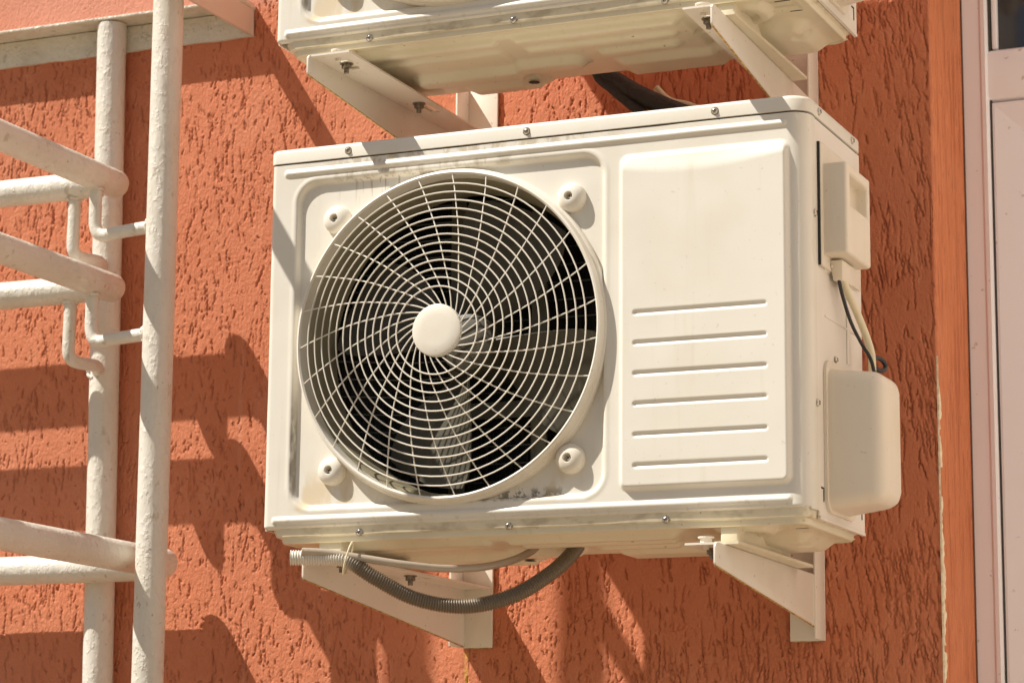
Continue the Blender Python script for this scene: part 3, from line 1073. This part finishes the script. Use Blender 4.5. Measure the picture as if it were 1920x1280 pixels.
def bracket(label, dz, side, xf, xr, yf, fw, zrb):
    """side +1: flange to +x of the plate; -1: to -x. xf / xr: x of plate at front / wall"""
    b = empty('wall_bracket', (xr, WALL_Y, -.15 + dz), label, 'bracket', 'steel brackets that carry the air conditioners')
    t = .0032
    zt = -.0450 + dz
    yr = WALL_Y - .006
    xx = lambda y: xf + (xr - xf) * (y - yf) / (yr - yf)
    o = side * t
    zfb = zt - .030
    zrb += dz
    pr = [(yf, zt - .006), (yf + .004, zt - .0015), (yf + .010, zt), (yr, zt), (yr, zrb), (yf + .002, zfb), (yf, zfb + .002)]
    prism('arm_plate', [(xx(y), y, z) for y, z in pr], [(xx(y) + o, y, z) for y, z in pr], BRACKET, b, .0006)
    # rusty lower edge
    pr2 = [(yf + .002, zfb - .0004), (yr, zrb - .0004), (yr, zrb - .0013), (yf + .002, zfb - .0013)]
    prism('edge_rust', [(xx(y) + side * .0004, y, z) for y, z in pr2], [(xx(y) + o * .85, y, z) for y, z in pr2], RUST_EDGE, b)
    # slotted top flange, in strips round its two slots
    s0, s1 = fw * .40, fw * .64
    ys = [yf + .006, yf + .040, yf + .085, .205, .262, yr - .002]
    def strip(ya, yb, a, c):
        k = lambda v, y: side * (v if v < fw * .9 else fw + (min(fw, .047) - fw) * (y - yf) / (yr - yf))
        return [(xx(ya) + k(a, ya), ya), (xx(ya) + k(c, ya), ya), (xx(yb) + k(c, yb), yb), (xx(yb) + k(a, yb), yb)]
    bm = bmesh.new()
    for (ya, yb, a, c) in ((ys[0], ys[1], t, fw), (ys[1], ys[2], t, s0), (ys[1], ys[2], s1, fw), (ys[2], ys[3], t, fw), (ys[3], ys[4], t, s0), (ys[3], ys[4], s1, fw), (ys[4], ys[5], t, fw)):
        q = strip(ya, yb, a, c)
        prism_bm(bm, [(x, y, zt - t) for x, y in q], [(x, y, zt - .0004) for x, y in q])
    link('slotted_flange', bm_mesh('slotted_flange', bm), BRACKET, b)
    # angle iron on the wall
    zt2 = zt + .085
    zb2 = -.137 + dz
    xw = xr + side * .0005
    x_out = xr + side * .0495
    lo, hi = min(xr, xr - side * 0.0032), max(xr, xr - side * 0.0032)
    box('wall_angle_leg', (lo, WALL_Y - .050, zb2), (hi, WALL_Y - .0065, zt2), BRACKET, b, .0006)
    lo, hi = min(xr - side * .0032, x_out), max(xr - side * .0032, x_out)
    box('wall_angle', (lo, WALL_Y - .0062, zb2), (hi, WALL_Y - .0022, zt2), BRACKET, b, .0006)
    box('edge_rust', (lo + .004, WALL_Y - .0058, zb2 - .0012), (hi - .004, WALL_Y - .0026, zb2 - .0003), RUST_EDGE, b)
    for y, s in ((yf + .055, .52), (.208, .52)):
        hexnut('nut', (xx(y) + side * fw * s, y, zt - t), .0072, .0075, b, RUSTNUT)
    hexnut('bolt_head', (xx(yf + .03) + side * fw * .52, yf + .030, zt + .0090), .0078, .0085, b, BRACKET)
    return b


bracket('cream steel bracket carrying the upper unit, the one nearer the pipe railing', UP, 1, .0905, .1068, -.0700, .064, -.124)
bracket('cream steel bracket carrying the upper unit, near the door side', UP, -1, .6960, .680, -.0720, .044, -.123)
bracket('cream steel bracket under the lower unit with the corrugated hose tied to it', 0, 1, .0930, .1068, -.0520, .060, -.1345)
bracket('cream steel bracket under the lower unit, free of hoses, nearer the door', 0, -1, .6900, .680, -.0540, .044, -.123)

# ------------------------------------------------------------------ hoses and lines
def corrugated(name, pts, r, pitch, amp, label, cat):
    P = smooth_path(pts, 40)
    # resample by length
    L = [0]
    for a, b in zip(P, P[1:]): L.append(L[-1] + (b - a).length)
    n = int(L[-1] / (pitch / 4))
    out, rad = [], []
    i = 0
    for k in range(n + 1):
        s = L[-1] * k / n
        while i < len(L) - 2 and L[i + 1] < s: i += 1
        t = (s - L[i]) / max(L[i + 1] - L[i], 1e-9)
        out.append(P[i].lerp(P[i + 1], t))
        rad.append(r + amp * math.cos(2 * math.pi * s / pitch))
    v, f = tube_data(out, rad, 14, caps=False)
    # open front mouth: a short inner wall
    m = len(v)
    d0 = (out[1] - out[0]).normalized()
    for k in range(14): v.append(out[0] + (v[k] - out[0]) * .78)
    for k in range(14): v.append(out[0] + (v[k] - out[0]) * .74 + d0 * .02)
    for k in range(14):
        k2 = (k + 1) % 14
        f.append((k2, k, m + k, m + k2)); f.append((m + k2, m + k, m + 14 + k, m + 14 + k2))
    f.append(tuple(range(m + 14, m + 28)))
    me = mesh(name, v, f, True)
    o = link(name, me, HOSE)
    return tag(o, label, cat)


hz = [at(545, 1045, -.075), at(600, 1046, -.060), at(650, 1050, -.050), at(705, 1084, -.035), at(780, 1122, -.005), at(870, 1136, .030),
      at(960, 1117, .070), at(1030, 1076, .110), at(1070, 1040, .140), at(1090, 1010, .160), at(1095, 990, .170)]
corrugated('drain_hose', hz, .0098, .0036, .0012, 'brown corrugated drain hose sagging under the lower air conditioner', 'hose')
tz = [at(566, 1033, -.078), at(615, 1036, -.062), at(680, 1046, -.045), at(760, 1058, -.020), at(830, 1065, .015), at(900, 1063, .055), at(960, 1050, .095), at(1000, 1030, .125), at(1015, 1010, .14)]
v, f = tube_data(smooth_path(tz, 8), .0054, 10)
o = link('drain_tube', autosmooth(mesh('drain_tube', v, f), 50), CLEAR)
tag(o, 'thin translucent drain tube running above the corrugated hose', 'tube')
c1, c2 = hz[2], tz[2]
mid = at(653, 1046, -.052)
d = (hz[2] - hz[1]).normalized(); upv = Vector((0, 0, 1)); sv = d.cross(upv).normalized(); uv = sv.cross(d).normalized()
ring = [mid + uv * .0225 * math.sin(a) + sv * .0135 * math.cos(a) + d * .004 * math.sin(a) for a in [2 * math.pi * k / 28 for k in range(28)]]
o = tube('cable_tie', ring, .0013, TIE, None, 6, True)
tag(o, 'pale nylon tie round the hose and the tube', 'cable tie')

lp = [at(1120, 60, .30), at(1128, 128, .33), at(1175, 165, .345), at(1235, 195, .36), at(1300, 222, .37), at(1380, 262, .375)]
tube_o = tube('insulated_pipe', smooth_path(lp, 8), .0145, RUBBER, None, 14)
tag(tube_o, 'thick black insulated pipe behind the top of the lower unit', 'pipe')
lp2 = [at(1112, 60, .30), at(1118, 135, .325), at(1150, 168, .335), at(1195, 205, .35), at(1250, 240, .36)]
o = tube('thin_insulated_pipe', smooth_path(lp2, 8), .0080, RUBBER, None, 12)
tag(o, 'thinner black pipe hanging just below the thick insulated pipe', 'pipe')
lp3 = [at(1230, 165, .385), at(1255, 188, .385), at(1290, 197, .385), at(1340, 215, .385)]
o = tube('pale_cable', smooth_path(lp3, 8), .0052, WIRE_CREAM, None, 10)
tag(o, 'pale cable peeping out behind the thick black pipe', 'cable')

cp = [atx(1576, 515, .812), atx(1588, 545, .814), atx(1606, 585, .818), atx(1624, 630, .824), atx(1634, 665, .828), atx(1636, 700, .826)]
o = tube('cream_cable', smooth_path(cp, 8), .0052, WIRE_CREAM, None, 10)
tag(o, 'cream cable hanging from the terminal cover to the valve cover', 'cable')
cp = [atx(1571, 515, .811), atx(1580, 555, .813), atx(1596, 605, .817), atx(1616, 645, .822), atx(1632, 672, .8355), atx(1640, 700, .838)]
o = tube('black_cable', smooth_path(cp, 8), .0026, WIRE_BLACK, None, 8)
tag(o, 'thin black cable hanging beside the cream cable', 'cable')
cx = atx(1648, 683, .822)
loop = [cx + Vector((.004 * math.cos(a), .020 * math.cos(a), .0085 * math.sin(a))) for a in [2 * math.pi * k / 24 for k in range(24)]]
o = tube('black_cable_coil', loop, .0033, WIRE_BLACK, None, 8, True)
tag(o, 'small black loop of cable on top of the valve cover', 'cable')

# ------------------------------------------------------------------ steel landing frame and pipe railing
def build_landing():
    y0 = WALL_Y
    r = empty('landing_frame', (-.55, y0, .884), 'steel angle frame of a landing bolted to the wall above the railing', 'steel frame')
    n = 260
    # wall angle: leg on the wall, with a ragged lower edge of paint, and leg sticking out
    xs = np.linspace(-2.4, -.292, n)
    V = np.zeros((n, 4, 3)); V[..., 0] = xs[:, None]
    rag = .0008 * vnoise(2, n, 1, 3)[0] + .0012 * vnoise(2, n, 1, 9)[0]
    V[:, 0] = np.stack([xs, np.full(n, y0 + .001), .8865 + rag], -1)
    V[:, 1] = np.stack([xs, np.full(n, y0 - .0045), .8868 + rag], -1)
    V[:, 2] = np.stack([xs, np.full(n, y0 - .0055), np.full(n, .9310)], -1)
    V[:, 3] = np.stack([xs, np.full(n, y0 + .001), np.full(n, .9320)], -1)
    link('wall_angle', grid_mesh('wall_angle', V, smooth=False), LANDING, r)
    box('wall_angle_flange', (-2.4, y0 - .052, .9325), (-.292, y0 + .002, .9375), LANDING, r, .001)
    b = box('cross_beam', (-.2985, -1.0, .8870), (-.2935, y0 - .002, .9440), PINKSTEEL, r, .0015)
    tag(b, 'pinkish steel beam running out from the wall')
    box('cross_beam_flange', (-.3180, -1.0, .9385), (-.2990, y0 - .054, .9440), LANDING, r, .001)
    box('cross_beam_flange', (-.3180, y0 - .0515, .9385), (-.2990, y0 - .006, .9440), LANDING, r, .001)


build_landing()


def pipe(name, a, b, r, parent, ra=False, rb=False, sides=20, wob=.0):
    p, rr = pipe_path(a, b, r, ra, rb)
    return tube(name, p, rr, RAIL, parent, sides)


def build_railing():
    r = empty('pipe_railing', (-.50, .32, GROUND_Z), 'thick cream painted pipe railing with corner handrails beside the air conditioners', 'railing')
    RD = .0245
    yb = WALL_Y - .0270
    pt, pl = at(210, 60, yb), at(183, 1270, yb)
    lean = (pl.x - pt.x) / (pl.z - pt.z)
    pb = Vector((pt.x + lean * (.30 - pt.z), yb, .30))
    pipe('post', (pt.x + lean * (GROUND_Z - pt.z), yb, GROUND_Z + .001), (pt.x + lean * (.93 - pt.z), yb, .9300), RD, r, sides=24)
    yf = .262
    p0, p1 = at(316, 0, yf), at(277, 1270, yf)
    pipe('post', (p1.x + .008, yf, GROUND_Z + .001), (p0.x, yf, 1.02), RD, r, sides=24)
    yc = .306
    for px, py in ((205, 335), (198, 530)):
        c = at(px, py, yc)
        xc, z = c.x, c.z - .007
        tag(pipe('handrail', (-2.2, yc, z), (xc - .020, yc, z), .0225, r), 'handrail pipe running along the wall')
        tag(pipe('handrail', (xc, -1.25, z + .002), (xc, yc + .020, z + .002), .0235, r, rb=True), 'handrail pipe running out from the wall')
        q = .0105
        y = yf + .004
        path = smooth_path([(xc + .002, y, z - .016), (xc + .002, y, z - .055), (xc + .003, y, z - .080), (xc + .010, y, z - .0945), (xc + .024, y, z - .0985), (p0.x - .085, y - .002, z - .0965), (p0.x - .014, y - .004, z - .0925)], 5)
        tube('standoff_rod', path, q, RAIL, r, 12)
        x = at(131, 600, yc).x
        path = smooth_path([(x, yc, z - .014), (x, yc, z - .065), (x, yc, z - .100), (x + .002, yc + .004, z - .112), (x + .006, yc + .016, z - .117), (x + .016, yc + .055, z - .117), (pb.x - .006, yb - .010, z - .116)], 5)
        tube('standoff_rod', path, q, RAIL, r, 12)
    # weld beads where the rods and rails meet the posts
    def weld(p, axis, rad, thick):
        ax = Vector(axis).normalized(); a = ax.orthogonal().normalized(); b = ax.cross(a)
        pts, rr = [], []
        for k in range(30):
            t = 2 * math.pi * k / 30
            pts.append(Vector(p) + (a * math.cos(t) + b * math.sin(t)) * rad + ax * random.uniform(-.0012, .0012))
            rr.append(thick * random.uniform(.65, 1.25))
        tube('weld_bead', pts, rr, RAIL, r, 7, True)
    for px, py in ((205, 335), (198, 530)):
        c = at(px, py, yc)
        xc, z = c.x, c.z - .007
        zz = z - .0925
        fx = p0.x + (p1.x - p0.x) * (p0.z - zz) / (p0.z - p1.z)
        weld((fx - .0235, yf + .001, zz), (1, 0, .05), .0115, .0032)
        weld((xc + .002, yf + .004, z - .0205), (0, 0, 1), .0112, .0030)
        weld((at(131, 600, yc).x, yc, z - .0215), (0, 0, 1), .0112, .0030)
        weld((pb.x - .010, yb - .021, z - .116), (.2, 1, 0), .0112, .0030)
        weld((xc - .0235, yc, z), (1, 0, 0), .0228, .0028)
    weld((p1.x - .0235 - .045, .381, at(300, 1058, .385).z), (1, 0, 0), .0238, .0028)
    yl = .385
    c = at(300, 1058, yl)
    yx = .381
    tag(pipe('lower_rail', (-2.2, yx, c.z - .002), (c.x - .014, yx, c.z - .002), .0235, r), 'lowest pipe of the railing along the wall')
    tag(pipe('lower_rail', (c.x, -1.25, c.z + .003), (c.x, yl + .012, c.z + .003), .0240, r, rb=True), 'lowest pipe of the railing out from the wall')


build_railing()

# farther posts of the same stair, standing out of the frame on the left; they throw the upright bars of shade on the wall
def build_outer_railing():
    r = empty('outer_pipe_railing', (-1.2, -.55, GROUND_Z), 'outer pipe railing of the stair left of the view', 'railing')
    yo = -.55
    sh = SUN_SX * (WALL_Y - yo)
    for xs in (.012, .301):
        pipe('post', (xs - sh, yo, GROUND_Z + .001), (xs - sh, yo, 2.6), .0245, r, sides=16)
    pipe('kick_rail', (-2.9, yo, -1.1), (xs - sh + .1, yo, -1.1), .0235, r, True, True, sides=16)


build_outer_railing()
